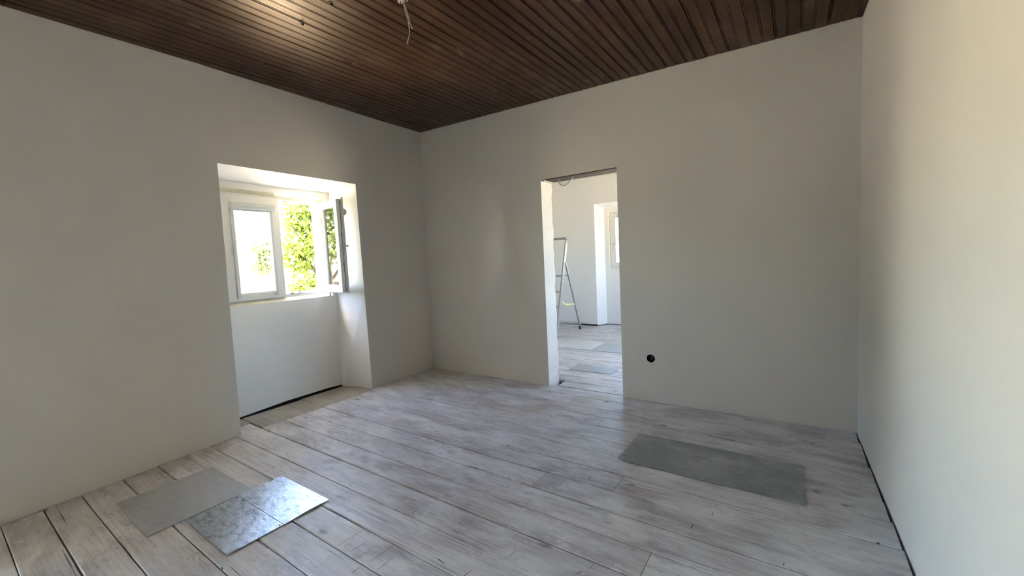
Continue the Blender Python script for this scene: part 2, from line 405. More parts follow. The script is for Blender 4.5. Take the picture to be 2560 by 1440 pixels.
m = MB(); m.quad((-0.8, Y_REAR-.3, -0.05), (4.5, Y_REAR-.3, -0.05), (4.5, 4.4, -0.05), (-0.8, 4.4, -0.05))
floor = struct(m.build('floor', 'dark_void'), 'worn grey wooden plank floor')

# ---- ceiling boards (beaded tongue and groove, running along y)
BW = 0.1410; X_FIRST = 2.590 - 19*BW
def board(x0):
    # profile across x (offset, drop): groove, bead, groove at the joint; the same again at mid width
    pr = [(0.0015, .012), (0.0015, .004), (.004, .001), (.008, .001), (.0105, .004), (.0115, .0075), (.0145, .0075), (.016, 0), (.066, 0), (.0675, .0045), (.0695, .0045), (.071, .0008), (.0765, .0008), (.078, .0045), (.080, .0045), (.0815, 0), (BW-.0018, 0), (BW-.0018, .012)]
    m = MB(); n = len(pr); ends = (Y_REAR-0.05, -2.6, 0.05)
    for y in ends:
        for a, d in pr: m.v.append((x0+a, y, zc(x0+a, y)+d+dz))
    for s in range(2):
        for k in range(n-1): m.f.append((s*n+k, s*n+k+1, (s+1)*n+k+1, (s+1)*n+k))
    return m
x = X_FIRST
while x < 4.05:
    dz = random.uniform(-0.0012, 0.0012)
    board(x).build('ceiling_board', 'ceiling_wood', ceiling); x += BW

# ---- floor planks (running along x)
J = [-5.37, -5.19, -5.02, -4.85, -4.67, -4.50, -4.33, -4.15, -3.97, -3.80, -3.625, -3.45, -3.29, -3.14, -2.99, -2.805, -2.627, -2.469, -2.316, -2.14, -1.958, -1.785, -1.608, -1.434, -1.258, -1.06, -0.885, -0.677, -0.514, -0.366, -0.160, 0.030,
     0.205, 0.385, 0.545, 0.72, 0.90, 1.075, 1.25, 1.42, 1.60, 1.78, 1.95, 2.12, 2.30, 2.47, 2.65, 2.82, 3.0, 3.17, 3.34, 3.50]
CUTS = {-1.785: [1.91], -1.608: [2.345], -1.434: [2.75], -2.316: [2.9], -2.469: [], -2.805: [3.1], -3.14: [2.2], -1.258: [1.75], -1.06: [], -0.885: [0.555], -0.677: [0.55, 2.35], -0.514: [0.55], -0.366: [1.95], -2.14: [1.12], -1.958: [3.05], -2.99: [1.3], 0.205: [1.3, 3.2], 0.545: [2.1], 0.9: [1.1, 2.9], 1.42: [1.9], 1.95: [2.6], 2.47: [1.3]}
def plank(x0, x1, y0, y1, mat='floor_wood', name='plank', z=None):
    z = random.uniform(-0.0016, 0.0008) if z is None else z
    b = 0.0035; g0 = random.choice((0.0012, 0.0020, 0.0026, 0.0034)); g1 = random.choice((0.0010, 0.0016, 0.0022))
    y0 += g0; y1 -= g1; nx = max(2, int((x1-x0)/0.35)); m = MB()
    tilt = random.uniform(-0.0012, 0.0012)
    for k in range(nx+1):
        xx = lerp(x0, x1, k/nx); wob = random.uniform(-0.0008, 0.0008)
        for yy, zz in ((y0+wob, -0.03), (y0+wob, z-b), (y0+wob+b, z-tilt), (y1-b, z+tilt), (y1, z-b), (y1, -0.03)): m.v.append((xx, yy, zz))
    for k in range(nx):
        for q in range(5): m.f.append((k*6+q, k*6+q+1, (k+1)*6+q+1, (k+1)*6+q))
    m.f.append(tuple(range(6))); m.f.append(tuple(nx*6+q for q in range(6))[::-1])
    return m.build(name, mat, floor)
for a, b in zip(J[:-1], J[1:]):
    ymid = (a+b)/2
    if ymid < 0:
        xs0 = min(xl(a, 0), xl(b, 0)) + 0.007 + random.uniform(0, 0.010); xs1 = xr(ymid) - 0.007 - random.uniform(0, 0.006)
        if -1.95 < ymid < -0.93: xs0 = 0.022
        elif -2.10 < ymid < -0.87: xs0 = -0.18
        if a == -3.29: xs0 += 0.02
    else: xs0, xs1 = -0.35, 4.3
    if a == 0.030:
        plank(-0.3, 1.50, a, b); plank(1.645, xs1, a, b); plank(1.50, 1.57, a, 0.075); continue
    if a == -0.160:      # gaps along the foot of the doorway wall
        plank(xs0, 0.42, a, -0.013); plank(0.421, 2.45, a, b); plank(2.451, 3.72, a, -0.005); plank(3.721, xs1, a, b); continue
    cuts = [xs0] + CUTS.get(a, []) + [xs1]
    for x0, x1 in zip(cuts[:-1], cuts[1:]): plank(x0 + (0.001 if x0 != xs0 else 0), x1 - (0.001 if x1 != xs1 else 0), a, b - (0.011 if a == -0.514 and x0 == xs0 else 0))
m = MB()
def mark(xa, ya_, xb, yb_, w_=0.0022, z=0.0012):
    a = Vector((xa, ya_, z)); b = Vector((xb, yb_, z)); n_ = (b-a).cross(Vector((0, 0, 1))).normalized()*w_/2
    m.quad(a-n_, a+n_, b+n_*.6, b-n_*.6)
for k, (a_, l_) in enumerate(((0.0, .15), (.085, .075), (.15, .085), (.215, .13), (.28, .075))): mark(1.835+a_, -2.455+.01*(k % 2), 1.845+a_*.98, -2.455+.01*(k % 2)+l_)
rm = random.Random(11)
for k in range(110):
    xa = rm.uniform(.5, 3.7); ya_ = rm.uniform(-3.2, -.25); ang = rm.choice((1.57, 1.45, .25, -.2, .9)); l_ = rm.uniform(.015, .05)
    mark(xa, ya_, xa+l_*math.cos(ang), ya_+l_*math.sin(ang), rm.uniform(.0015, .004))
sm = m.build('saw_marks', 'dark_void', floor); sm['kind'] = 'stuff'
# pale boards on the niche floor
plank(-0.372, 0.020, -1.945, -1.43, 'pale_board', 'niche_board', 0.0); plank(-0.392, 0.020, -1.428, -0.90, 'pale_board', 'niche_board', 0.0006)
plank(-0.37, -0.18, -2.10, -1.948, 'pale_board', 'niche_board', -0.001)

# ------------------------------------------------------------------ window in the niche
def nbox(m, y0, y1, z0, z1, d0, d1):
    c = [(y0, d1), (y1, d1), (y1, d0), (y0, d0)]
    return m.hexa([(xn(y, d), y, z0) for y, d in c] + [(xn(y, d), y, z1) for y, d in c])
def ring(m, y0, y1, z0, z1, wl, wr, wb, wt, d0, d1):
    nbox(m, y0, y0+wl, z0, z1, d0, d1); nbox(m, y1-wr, y1, z0, z1, d0, d1)
    nbox(m, y0+wl, y1-wr, z0, z0+wb, d0, d1); nbox(m, y0+wl, y1-wr, z1-wt, z1, d0, d1)
WINX, WINY = xn(-1.48, 0.08), -1.48
window_1 = struct(at_base('window_1', (WINX, WINY, 0.985)), 'white double casement window, one sash standing open')
m = MB(); ring(m, CY0-0.012, CY1+0.012, CZ0-0.012, CZ1+0.012, 0.05, 0.055, 0.04, 0.04, 0.05, 0.115)
ring(m, CY0+0.038, CY1-0.043, CZ0+0.028, CZ1-0.028, 0.014, 0.014, 0.012, 0.012, 0.085, 0.112)
adopt(m.build('window_frame', 'pvc', bevel=0.0025), window_1)
m = MB(); ring(m, -1.948, -1.452, 1.006, 1.918, 0.086, 0.078, 0.055, 0.085, 0.028, 0.098)
sash = adopt(m.build('sash', 'pvc', bevel=0.003), window_1)
m = MB(); ring(m, -1.866, -1.526, 1.058, 1.836, 0.014, 0.012, 0.012, 0.012, 0.045, 0.080)
b_ = m.build('glazing_bead', 'pvc', sash, bevel=0.002)
m = MB(); nbox(m, -1.862, -1.530, 1.061, 1.833, 0.066, 0.070); m.build('pane', 'glass', sash)
# roller blind cassette: rounded bar along y
m = MB(); pr = [(0.028, 1.800), (0.006, 1.800), (-0.010, 1.808), (-0.017, 1.824), (-0.014, 1.842), (-0.002, 1.854), (0.028, 1.858)]
for y in (-1.868, -1.860, -1.500, -1.492):
    s_ = 0.86 if y in (-1.868, -1.492) else 1.0
    for d, z in pr: m.v.append((xn(y, 0.028+(d-0.028)*s_), y, 1.829+(z-1.829)*s_))
n = len(pr)
for k in range(3):
    for q in range(n-1): m.f.append((k*n+q, k*n+q+1, (k+1)*n+q+1, (k+1)*n+q))
m.f.append(tuple(range(n))); m.f.append(tuple(3*n+q for q in range(n)))
m.build('blind_cassette', 'pvc_blind', sash, smooth=False)
m = MB(); nbox(m, -1.868, -1.842, 1.030, 1.802, 0.016, 0.029); m.build('guide_rail', 'pvc_blind', sash, bevel=0.002)
m = MB(); nbox(m, -1.545, -1.522, 1.030, 1.802, 0.016, 0.029); m.build('guide_rail', 'pvc_blind', sash, bevel=0.002)
m = MB(); nbox(m, -1.842, -1.545, 1.785, 1.800, 0.020, 0.030); m.build('blind_bar', 'pvc_blind', sash, bevel=0.002)
yc = -1.872; loop = [(xn(yc, 0.012-0.012*math.sin(t)), yc+0.012*math.cos(t*1.0), 1.445+0.045*math.sin(t)) for t in [2*math.pi*k/16 for k in range(17)]]
MB().tube(loop, 0.0035, 6).build('pull_cord', 'pvc', sash, smooth=True)
# locking keeps on the frame
for y0, y1, z0, z1 in ((-1.405, -1.345, 1.900, 1.908), (-1.40, -1.36, 1.024, 1.034), (-1.32, -1.29, 1.024, 1.032)):
    m = MB(); nbox(m, y0, y1, z0, z1, 0.046, 0.066); adopt(m.build('lock_keep', 'aluminium'), window_1)
# open sash: u from hinge to free edge, t through its thickness
HG = Vector((-0.432, -1.060, 0)); U = Vector((0.417, -0.065, 0)).normalized(); T = Vector((-U.y, U.x, 0))
def sbox(m, u0, u1, t0, t1, z0, z1):
    c = [(u0, t0), (u1, t0), (u1, t1), (u0, t1)]
    return m.hexa([tuple(HG+U*u+T*t+Vector((0, 0, z0))) for u, t in c] + [tuple(HG+U*u+T*t+Vector((0, 0, z1))) for u, t in c])
def sring(m, u0, u1, z0, z1, w0, w1, wb, wt, t0, t1):
    sbox(m, u0, u0+w0, t0, t1, z0, z1); sbox(m, u1-w1, u1, t0, t1, z0, z1); sbox(m, u0+w0, u1-w1, t0, t1, z0, z0+wb); sbox(m, u0+w0, u1-w1, t0, t1, z1-wt, z1)
m = MB(); sring(m, 0.0, 0.420, 1.016, 1.900, 0.056, 0.060, 0.062, 0.052, 0.0, 0.048)
sash2 = adopt(m.build('sash', 'pvc', bevel=0.0025), window_1); sash2['label'] = 'open inward-swung window sash'
m = MB(); sring(m, -0.012, 0.423, 1.004, 1.921, 0.07, 0.065, 0.074, 0.072, 0.050, 0.068); m.build('sash_flange', 'pvc', sash2, bevel=0.002)
m = MB(); sring(m, 0.052, 0.364, 1.074, 1.852, 0.009, 0.009, 0.009, 0.009, 0.008, 0.030); m.build('glazing_bead', 'pvc', sash2)
m = MB(); sbox(m, 0.054, 0.362, 0.026, 0.030, 1.076, 1.850); m.build('pane', 'glass', sash2)
m = MB(); sbox(m, 0.4195, 0.4208, 0.033, 0.038, 1.035, 1.885); m.build('gasket', 'gasket', sash2)
m = MB(); sbox(m, 0.4195, 0.4225, 0.024, 0.042, 1.02, 1.035); sbox(m, 0.4195, 0.4212, 0.018, 0.024, 1.40, 1.46); m.build('lock_plate', 'aluminium', sash2)
m = MB(); sbox(m, 0.4195, 0.4215, 0.028, 0.038, 1.545, 1.585); sbox(m, 0.4195, 0.4215, 0.028, 0.038, 1.275, 1.295); m.build('lock_bolt', 'gasket', sash2)
p0 = HG+U*0.385+Vector((0, 0, 1.46))
m = MB().tube([p0+T*0.066, p0+T*0.105], 0.011, 10); m.tube([p0+T*0.10+U*0.004, p0+T*0.102-U*0.05, p0+T*0.104-U*0.115], [0.010, 0.010, 0.008], 8)
m.build('handle', 'pvc', sash2, smooth=True)
p0 = HG+U*0.405+Vector((0, 0, 1.782)); MB().tube([p0+T*0.066-U*0.012, p0+T*0.066+U*0.012], 0.034, 18).build('blind_end', 'pvc', sash2)
p0 = HG+U*0.02; MB().tube([p0+Vector((0, 0, 0.965))+T*0.045, p0+Vector((0, 0, 1.02))+T*0.045], 0.009, 10).build('hinge', 'pvc', sash2, smooth=True)
portal((xn(-1.48, 0.13), -1.48, 1.47), 0.94, 0.92, (1, 0, 0))
portal((-0.65, -4.35, 1.03), 1.4, 2.05, (1, 0, 0))
# unseen glazed door added behind the viewer for more daylight: plain frame
def plain_window(name, label, pts, axis):
    root = struct(at_base(name, pts[0]), label); (x0, y0, z0), (x1, y1, z1) = pts; m = MB(); w_ = 0.06
    if axis == 'x':
        ym = (y0+y1)/2
        for a, b, c, d in ((y0, y0+w_, z0, z1), (y1-w_, y1, z0, z1), (y0+w_, y1-w_, z0, z0+w_), (y0+w_, y1-w_, z1-w_, z1), (ym-w_/2, ym+w_/2, z0+w_, z1-w_)): m.box(x0, x1, a, b, c, d)
    else:
        xm = (x0+x1)/2
        for a, b, c, d in ((x0, x0+w_, z0, z1), (x1-w_, x1, z0, z1), (x0+w_, x1-w_, z0, z0+w_), (x0+w_, x1-w_, z1-w_, z1), (xm-w_/2, xm+w_/2, z0+w_, z1-w_)): m.box(a, b, y0, y1, c, d)
    adopt(m.build('window_frame', 'pvc'), root)
    m = MB()
    if axis == 'x': m.box((x0+x1)/2-.002, (x0+x1)/2+.002, y0+w_, y1-w_, z0+w_, z1-w_)
    else: m.box(x0+w_, x1-w_, (y0+y1)/2-.002, (y0+y1)/2+.002, z0+w_, z1-w_)
    adopt(m.build('pane', 'glass'), root); return root
plain_window('added_door', 'unseen glazed door added behind the viewer in the niche wall to let in light', [(-0.60, -5.05, 0.0), (-0.54, -3.65, 2.05)], 'x')

# ------------------------------------------------------------------ adjoining room
YF = 3.285; YNB = 3.535; NX0 = 0.712; NXB = 0.79; NXR = 1.93
m = MB()
for x0, x1, z0, z1 in ((-0.5, NX0, 0.028, 3), (NX0, NXR, 2.118, 3), (NXR, 4.4, -.06, 3)): m.quad((x0, YF, z0), (x1, YF, z0), (x1, YF, z1), (x0, YF, z1))
m.quad((NX0, YF, 0.012), (NX0, YF, 2.118), (NXB, YNB, 2.07), (NXB, YNB, 0.012)); m.quad((NXR, YF, -.06), (NXR, YF, 2.118), (NXR-.08, YNB, 2.07), (NXR-.08, YNB, -.06))
m.quad((NX0, YF, 2.118), (NXR, YF, 2.118), (NXR-.08, YNB, 2.07), (NXB, YNB, 2.07))
W0, W1, WZ0, WZ1 = 0.872, 1.77, 0.985, 1.985
for x0, x1, z0, z1 in ((NXB, W0, .006, 2.07), (W1, NXR-.08, .006, 2.07), (W0, W1, .006, WZ0), (W0, W1, WZ1, 2.07)): m.quad((x0, YNB, z0), (x1, YNB, z0), (x1, YNB, z1), (x0, YNB, z1))
for a, b in (((W0, WZ0), (W1, WZ0)), ((W1, WZ0), (W1, WZ1)), ((W1, WZ1), (W0, WZ1)), ((W0, WZ1), (W0, WZ0))):
    m.quad((a[0], YNB, a[1]), (b[0], YNB, b[1]), (b[0], YNB+.28, b[1]), (a[0], YNB+.28, a[1]))
for x0, x1, z0, z1 in ((-0.7, W0, -3, 3.4), (W1, 4.6, -3, 3.4), (W0, W1, -3, WZ0), (W0, W1, WZ1, 3.4)): m.quad((x0, YNB+.28, z0), (x1, YNB+.28, z0), (x1, YNB+.28, z1), (x0, YNB+.28, z1))
wall_far = struct(m.build('wall_far', 'paint_lit'), 'bright white wall of the adjoining room with a window niche')
m = MB().quad((-0.5, YF+.03, -.05), (NX0-.01, YF+.03, -.05), (NX0-.01, YF+.03, .2), (-0.5, YF+.03, .2)); adopt(m.build('wall_foot', 'dark_void'), wall_far)
m = MB()
for k in range(9):
    xa = -0.15+k*0.075; m.box(xa, xa+0.076, YF-0.004, YF+0.02, 0.030+0.006*((k*5) % 3), 0.052+0.008*((k*7) % 4)/3)
adopt(m.build('plaster_edge', 'raw_plaster'), wall_far)
m = MB(); XS = -0.30
m.quad((XS, .1, -.06), (XS, 3.4, -.06), (XS, 3.4, 3), (XS, .1, 3))
struct(m.build('wall_side', 'paint_lit'), 'white side wall of the adjoining room')
XE = 4.25; EY0, EY1 = 1.5, 2.5  # unseen opening added in this wall to brighten the adjoining room
m = MB()
for y0, y1, z0, z1 in ((0.0, EY0, -.06, 3), (EY1, 3.9, -.06, 3), (EY0, EY1, -.06, 0.95), (EY0, EY1, 2.05, 3)): m.quad((XE, y0, z0), (XE, y1, z0), (XE, y1, z1), (XE, y0, z1))
struct(m.build('wall_east', 'paint_lit'), 'white wall at the far side of the adjoining room with an unseen opening added for light')
window_3 = struct(at_base('window_3', (W0, YNB+.06, WZ0)), 'white casement window in the adjoining room')
m = MB()
def fr(m, x0, x1, z0, z1, w_, y0, y1):
    m.box(x0, x0+w_, y0, y1, z0, z1); m.box(x1-w_, x1, y0, y1, z0, z1); m.box(x0+w_, x1-w_, y0, y1, z0, z0+w_); m.box(x0+w_, x1-w_, y0, y1, z1-w_, z1)
fr(m, W0+.002, W1-.002, WZ0+.002, WZ1-.002, 0.03, YNB+.012, YNB+.02); adopt(m.build('window_reveal', 'cream_strip'), window_3)
m = MB(); fr(m, W0+.024, W1-.024, WZ0+.024, WZ1-.024, 0.045, YNB+.03, YNB+.10); m.box((W0+W1)/2-.045, (W0+W1)/2+.045, YNB+.025, YNB+.10, WZ0+.06, WZ1-.06); adopt(m.build('window_frame', 'pvc', bevel=.002), window_3)
m = MB(); fr(m, W0+.05, (W0+W1)/2-.03, WZ0+.05, WZ1-.05, 0.065, YNB+.015, YNB+.08); s4 = adopt(m.build('sash', 'pvc', bevel=.002), window_3)
m = MB(); m.box(W0+.11, (W0+W1)/2-.09, YNB+.05, YNB+.054, WZ0+.11, WZ1-.11); m.build('pane', 'glass', s4)
m = MB(); m.box((W0+W1)/2+.045, W1-.06, YNB+.05, YNB+.054, WZ0+.06, WZ1-.06); adopt(m.build('pane', 'glass'), window_3)
hp = Vector((W0+.088, YNB+.012, 1.40))
MB().tube([hp+Vector((0, .006, .02)), hp+Vector((0, -.035, .02)), hp+Vector((0.004, -.04, 0)), hp+Vector((-0.012, -.042, -.10))], [.009, .009, .010, .007], 8).build('handle', 'pvc', s4, smooth=True)
portal(((W0+W1)/2, YNB+.24, 1.485), 0.9, 1.0, (0, -1, 0))
portal((XE+.02, 2.0, 1.5), 1.0, 1.1, (-1, 0, 0))

# ------------------------------------------------------------------ metal sheets on the floors
def sheet_plate(name, mat, x0, x1, y0, y1, label, z=0.0035, th=0.0014, lift=None, group=None):
    nx, ny = 24, 14; m = MB()
    for s in (0, 1):
        for j in range(ny+1):
            for i in range(nx+1):
                xx, yy = lerp(x0, x1, i/nx), lerp(y0, y1, j/ny); h = lift(i/nx, j/ny) if lift else 0.0
                m.v.append((xx, yy, z+h+(th if s else 0)))
    L = (nx+1)*(ny+1)
    for j in range(ny):
        for i in range(nx):
            a = j*(nx+1)+i; m.f.append((L+a, L+a+1, L+a+nx+2, L+a+nx+1)); m.f.append((a, a+nx+1, a+nx+2, a+1))
    for i in range(nx):
        a = i; m.f.append((a, a+1, L+a+1, L+a)); a = ny*(nx+1)+i; m.f.append((a+1, a, L+a, L+a+1))
    for j in range(ny):
        a = j*(nx+1); m.f.append((a+nx+1, a, L+a, L+a+nx+1)); a = j*(nx+1)+nx; m.f.append((a, a+nx+1, L+a+nx+1, L+a))
    cx, cy = (x0+x1)/2, (y0+y1)/2
    m.v = [(a-cx, b-cy, c) for a, b, c in m.v]
    o = m.build(name, mat); o.location = (cx, cy, 0); tag(o, label, 'metal sheet', group)
    return o
def nails(o, pts, z=0.0052):
    for (a, b) in pts:
        m = MB(); m.tube([(a, b, z-0.002), (a, b, z+0.0012)], 0.0045, 8); m.build('nail', 'iron', o)
pa = sheet_plate('metal_sheet', 'zinc_dull', 0.415, 0.955, -2.905, -2.44, 'dull grey metal sheet lying flush beside the wall with the window niche', z=0.0022)
pb = sheet_plate('metal_sheet', 'zinc_bright', 0.967, 1.460, -2.757, -2.512, 'shiny galvanised metal sheet with round stains, next to a bare dark joint', z=0.0042,
                 lift=lambda u, v: 0.0025*u*u*(1-v)**2)
nails(pb, [(0.235, -0.112), (-0.235, 0.11), (0.235, 0.112)])
pc = sheet_plate('metal_sheet', 'zinc_bright', 0.960, 1.464, -2.509, -2.269, 'brightest speckled galvanised metal sheet with a wavy lifted edge', z=0.0046,
                 lift=lambda u, v: 0.005*max(0, u-0.5)/0.5*(math.sin(v*math.pi*0.9)**2))
nails(pc, [(0.24, 0.108), (-0.24, 0.11)])
pd = sheet_plate('metal_sheet', 'zinc_dark', 2.655, 3.596, -1.106, -0.672, 'large dark grey metal sheet scuffed with plaster dust by the socket hole wall', z=0.0030,
                 lift=lambda u, v: 0.012*max(0, 0.10-u)/0.10*max(0, 0.35-v)/0.35)
pe = sheet_plate('metal_sheet', 'zinc_dull', 1.49, 1.972, 0.592, 0.838, 'small narrow metal sheet on the floor just through the doorway', z=0.0030)
pf = sheet_plate('metal_sheet', 'zinc_pale', 0.81, 1.345, 1.52, 2.02, 'pale square metal sheet in the adjoining room near the stepladder', z=0.0030)
pg = sheet_plate('metal_sheet', 'zinc_dull', 1.350, 1.96, 1.51, 2.01, 'plaster splashed metal sheet butted against the pale square one', z=0.0030)

# ------------------------------------------------------------------ stepladder in the adjoining room
lad = tag(at_base('stepladder', (0.33, 2.45, 0)), 'paint-spattered aluminium stepladder standing beyond the doorway', 'ladder')
def bar(m, a, b, wx, wy):
    a, b = Vector(a), Vector(b); d = (b-a).normalized(); sx = d.cross(Vector((0, 1, 0))).normalized(); sy = d.cross(sx).normalized()
    c = []
    for p in (a, b):
        c += [tuple(p+sx*i*wx/2+sy*j*wy/2) for i, j in ((-1, -1), (1, -1), (1, 1), (-1, 1))]
    return m.hexa(c)
fr_y = lambda z: lerp(2.00, 2.60, z/1.53)
fr_x = lambda s, z: lerp(0.335+s*0.238, 0.345+s*0.165, z/1.53)
for s in (-1, 1):
    m = MB(); bar(m, (fr_x(s, 0.03), fr_y(0.03), 0.03), (fr_x(s, 1.50), fr_y(1.50), 1.50), 0.022, 0.055)
    rail = adopt(m.build('front_rail', 'aluminium'), lad)
    m = MB(); bar(m, (fr_x(s, 0.0), fr_y(0.0), 0.0), (fr_x(s, 0.05), fr_y(0.05), 0.05), 0.03, 0.062); adopt(m.build('foot', 'rubber'), rail)
    bx0, by0 = 0.33+s*0.225, 2.905; bx1, by1 = 0.345+s*0.196, 2.475
    m = MB(); bar(m, (bx0, by0, 0.03), (bx1, by1, 1.15), 0.022, 0.03); leg = adopt(m.build('rear_leg', 'aluminium'), lad)
    m = MB(); bar(m, (bx0, by0, 0.0), (lerp(bx0, bx1, .05), lerp(by0, by1, .05), 0.06), 0.028, 0.036); adopt(m.build('foot', 'rubber'), leg)
    m = MB(); m.tube([(lerp(bx0, bx1, .98), by1+.01, 1.13), (fr_x(s, 1.16), fr_y(1.16), 1.16)], 0.011, 8); adopt(m.build('pivot', 'aluminium'), leg)
hx = [fr_x(-1, 1.50), fr_x(1, 1.50)]
MB().tube([(hx[0], fr_y(1.45), 1.45), (hx[0], fr_y(1.51), 1.51), (hx[0]+.03, fr_y(1.54), 1.54), (hx[1]-.03, fr_y(1.54), 1.54), (hx[1], fr_y(1.51), 1.51), (hx[1], fr_y(1.45), 1.45)], 0.018, 10).build('hand_hoop', 'aluminium', None, True)
adopt(bpy.data.objects['hand_hoop'], lad)
for k, z in enumerate((0.23, 0.46, 0.69)):
    m = MB().box(fr_x(-1, z)+.011, fr_x(1, z)-.011, fr_y(z)-.055, fr_y(z)+.03, z, z+.028); st = adopt(m.build('step', 'aluminium'), lad)
    m = MB().box(fr_x(-1, z)+.02, fr_x(1, z)-.02, fr_y(z)-.057, fr_y(z)-.050, z+.012, z+.030); adopt(m.build('step_edge', 'step_red', None), st)
z = 0.93
m = MB().box(fr_x(-1, z)+.011, fr_x(1, z)-.011, fr_y(z)-.05, fr_y(z)+.22, z, z+.022); adopt(m.build('platform', 'aluminium'), lad)
m = MB(); bar(m, (0.33-.222, 2.885, .085), (0.33+.222, 2.885, .085), .02, .025); adopt(m.build('rear_bar', 'aluminium'), lad)
fa = Vector((fr_x(1, .56), fr_y(.56)+.03, .56)); lb = Vector((lerp(.555, .541, .38), lerp(2.905, 2.475, .39)-.01, .45))
sp = [fa.lerp(lb, t)+Vector((0, 0, -0.03*math.sin(math.pi*t)-0.012*math.sin(2*math.pi*t))) for t in [k/12 for k in range(13)]]
m = MB()
for k in range(13):
    m.v.append(tuple(sp[k]+Vector((0, 0, .012)))); m.v.append(tuple(sp[k]-Vector((0, 0, .012))))
for k in range(13):
    m.v.append(tuple(sp[k]+Vector((.003, 0, .012)))); m.v.append(tuple(sp[k]+Vector((.003, 0, -.012))))
for k in range(12):
    a = 2*k; m.f += [(a, a+1, a+3, a+2), (a+26, a+28, a+29, a+27), (a, a+2, a+28, a+26), (a+1, a+27, a+29, a+3)]
adopt(m.build('strap', 'strap_yellow'), lad)['label'] = 'pale yellow safety strap'

# ------------------------------------------------------------------ wall box, cables, ceiling fittings
box = tag(at_base('socket_box', (HOX, 0.0, HOZ)), 'empty round black flush socket box in the wall beside the doorway', 'socket box')
m = MB(); n = NH
for y in (0.0005, 0.055):
    for k in range(n): m.v.append((HOX+(HOR*1.07)*math.cos(2*math.pi*k/n), y, HOZ+(HOR*1.07)*math.sin(2*math.pi*k/n)))
for k in range(n): m.f.append((k, (k+1) % n, n+(k+1) % n, n+k))
m.f.append(tuple(n+k for k in range(n)))
adopt(m.build('box_body', 'box_black'), box)
for dx, cname, pts in ((0, 'wire_white', [(0.004, .05, -.018), (0.0, .030, -.006), (0.004, .022, .012), (0.006, .018, .024)]), (1, 'step_red', [(-.012, .05, -.004), (-.006, .03, -.014), (-.010, .022, -.020)])):
    adopt(MB().tube([(HOX+a, b, HOZ+c) for a, b, c in pts], 0.0022, 6).build('wire', cname, None, True), box)
# cable loop under the lintel
def bez(pts, n=24):
    pts = [Vector(p) for p in pts]; out = []
    for s in range(len(pts)-1):
        p0, p1, p2, p3 = pts[max(s-1, 0)], pts[s], pts[s+1], pts[min(s+2, len(pts)-1)]
        for k in range(n):
            t = k/n; out.append(0.5*((2*p1)+(-p0+p2)*t+(2*p0-5*p1+4*p2-p3)*t*t+(-p0+3*p1-3*p2+p3)*t*t*t))
    out.append(pts[-1]); return out
o = MB().tube(bez([(1.735, .05, DH+.01), (1.737, .05, DH-.045), (1.752, .06, DH-.066), (1.785, .07, DH-.072), (1.825, .07, DH-.050), (1.875, .06, DH-.005), (1.89, .06, DH+.02)], 8), 0.0055, 7).build('cable_loop', 'cable_grey', None, True)
o.location = (0, 0, 0); tag(o, 'short grey cable loop hanging from the doorway lintel', 'cable')
# ceiling terminal with two bare wires
cz = zc(1.839, -1.851)
lt = tag(at_base('ceiling_wires', (1.839, -1.851, cz)), 'bare lamp wires hanging from a terminal block on the board ceiling', 'lamp wires')
for dx, dy in ((-.020, .0), (.014, .006)):
    m = MB().tube([(1.839+dx, -1.851+dy, cz+.002), (1.839+dx, -1.851+dy, cz-.018), (1.839+dx, -1.851+dy, cz-.030), (1.839+dx, -1.851+dy, cz-.034)], [.016, .016, .013, .004], 12)
    tb = adopt(m.build('terminal_block', 'terminal', None, True), lt)
    m = MB().tube([(1.839+dx+.004, -1.851+dy-.004, cz-.03), (1.839+dx+.005, -1.851+dy-.005, cz-.038)], .004, 8); adopt(m.build('screw', 'iron'), tb)
WB = Vector((1.839, -1.851, cz))
for pts in ([(-.002, .003, -.02), (.002, .004, -.06), (.010, .008, -.10), (.018, .012, -.145), (.018, .012, -.200), (.003, .008, -.240)],
            [(.002, 0, -.02), (.008, 0, -.05), (.018, .006, -.09), (.030, .010, -.145), (.038, .013, -.172)]):
    pts = [tuple(WB+Vector(q)) for q in pts]
    wr = adopt(MB().tube(bez(pts, 6), 0.0026, 6).build('wire', 'wire_white', None, True), lt)
    e = Vector(pts[-1]); adopt(MB().tube([e-Vector((.003, 0, -.002)), e+Vector((.004, 0, -.006))], .0042, 7).build('wire_end', 'wire_white', None, True), wr)
# two small iron hooks in the ceiling
def hook(x, y, label):
    z = zc(x, y); h = tag(at_base('ceiling_hook', (x, y, z)), label, 'hook', 'iron ceiling hooks')
    adopt(MB().tube([(x, y, z+.001), (x, y, z-.004)], .014, 12).build('hook_plate', 'iron'), h)
    adopt(MB().tube([(x, y, z-.003), (x+.002, y, z-.014), (x+.012, y, z-.020), (x+.019, y, z-.012)], .0035, 7).build('hook_arm', 'iron', None, True), h)
hook(1.178, -2.03, 'small iron hook in the ceiling over the shiny reflection'); hook(1.482, -2.04, 'small iron hook in the ceiling nearer the hanging wires')

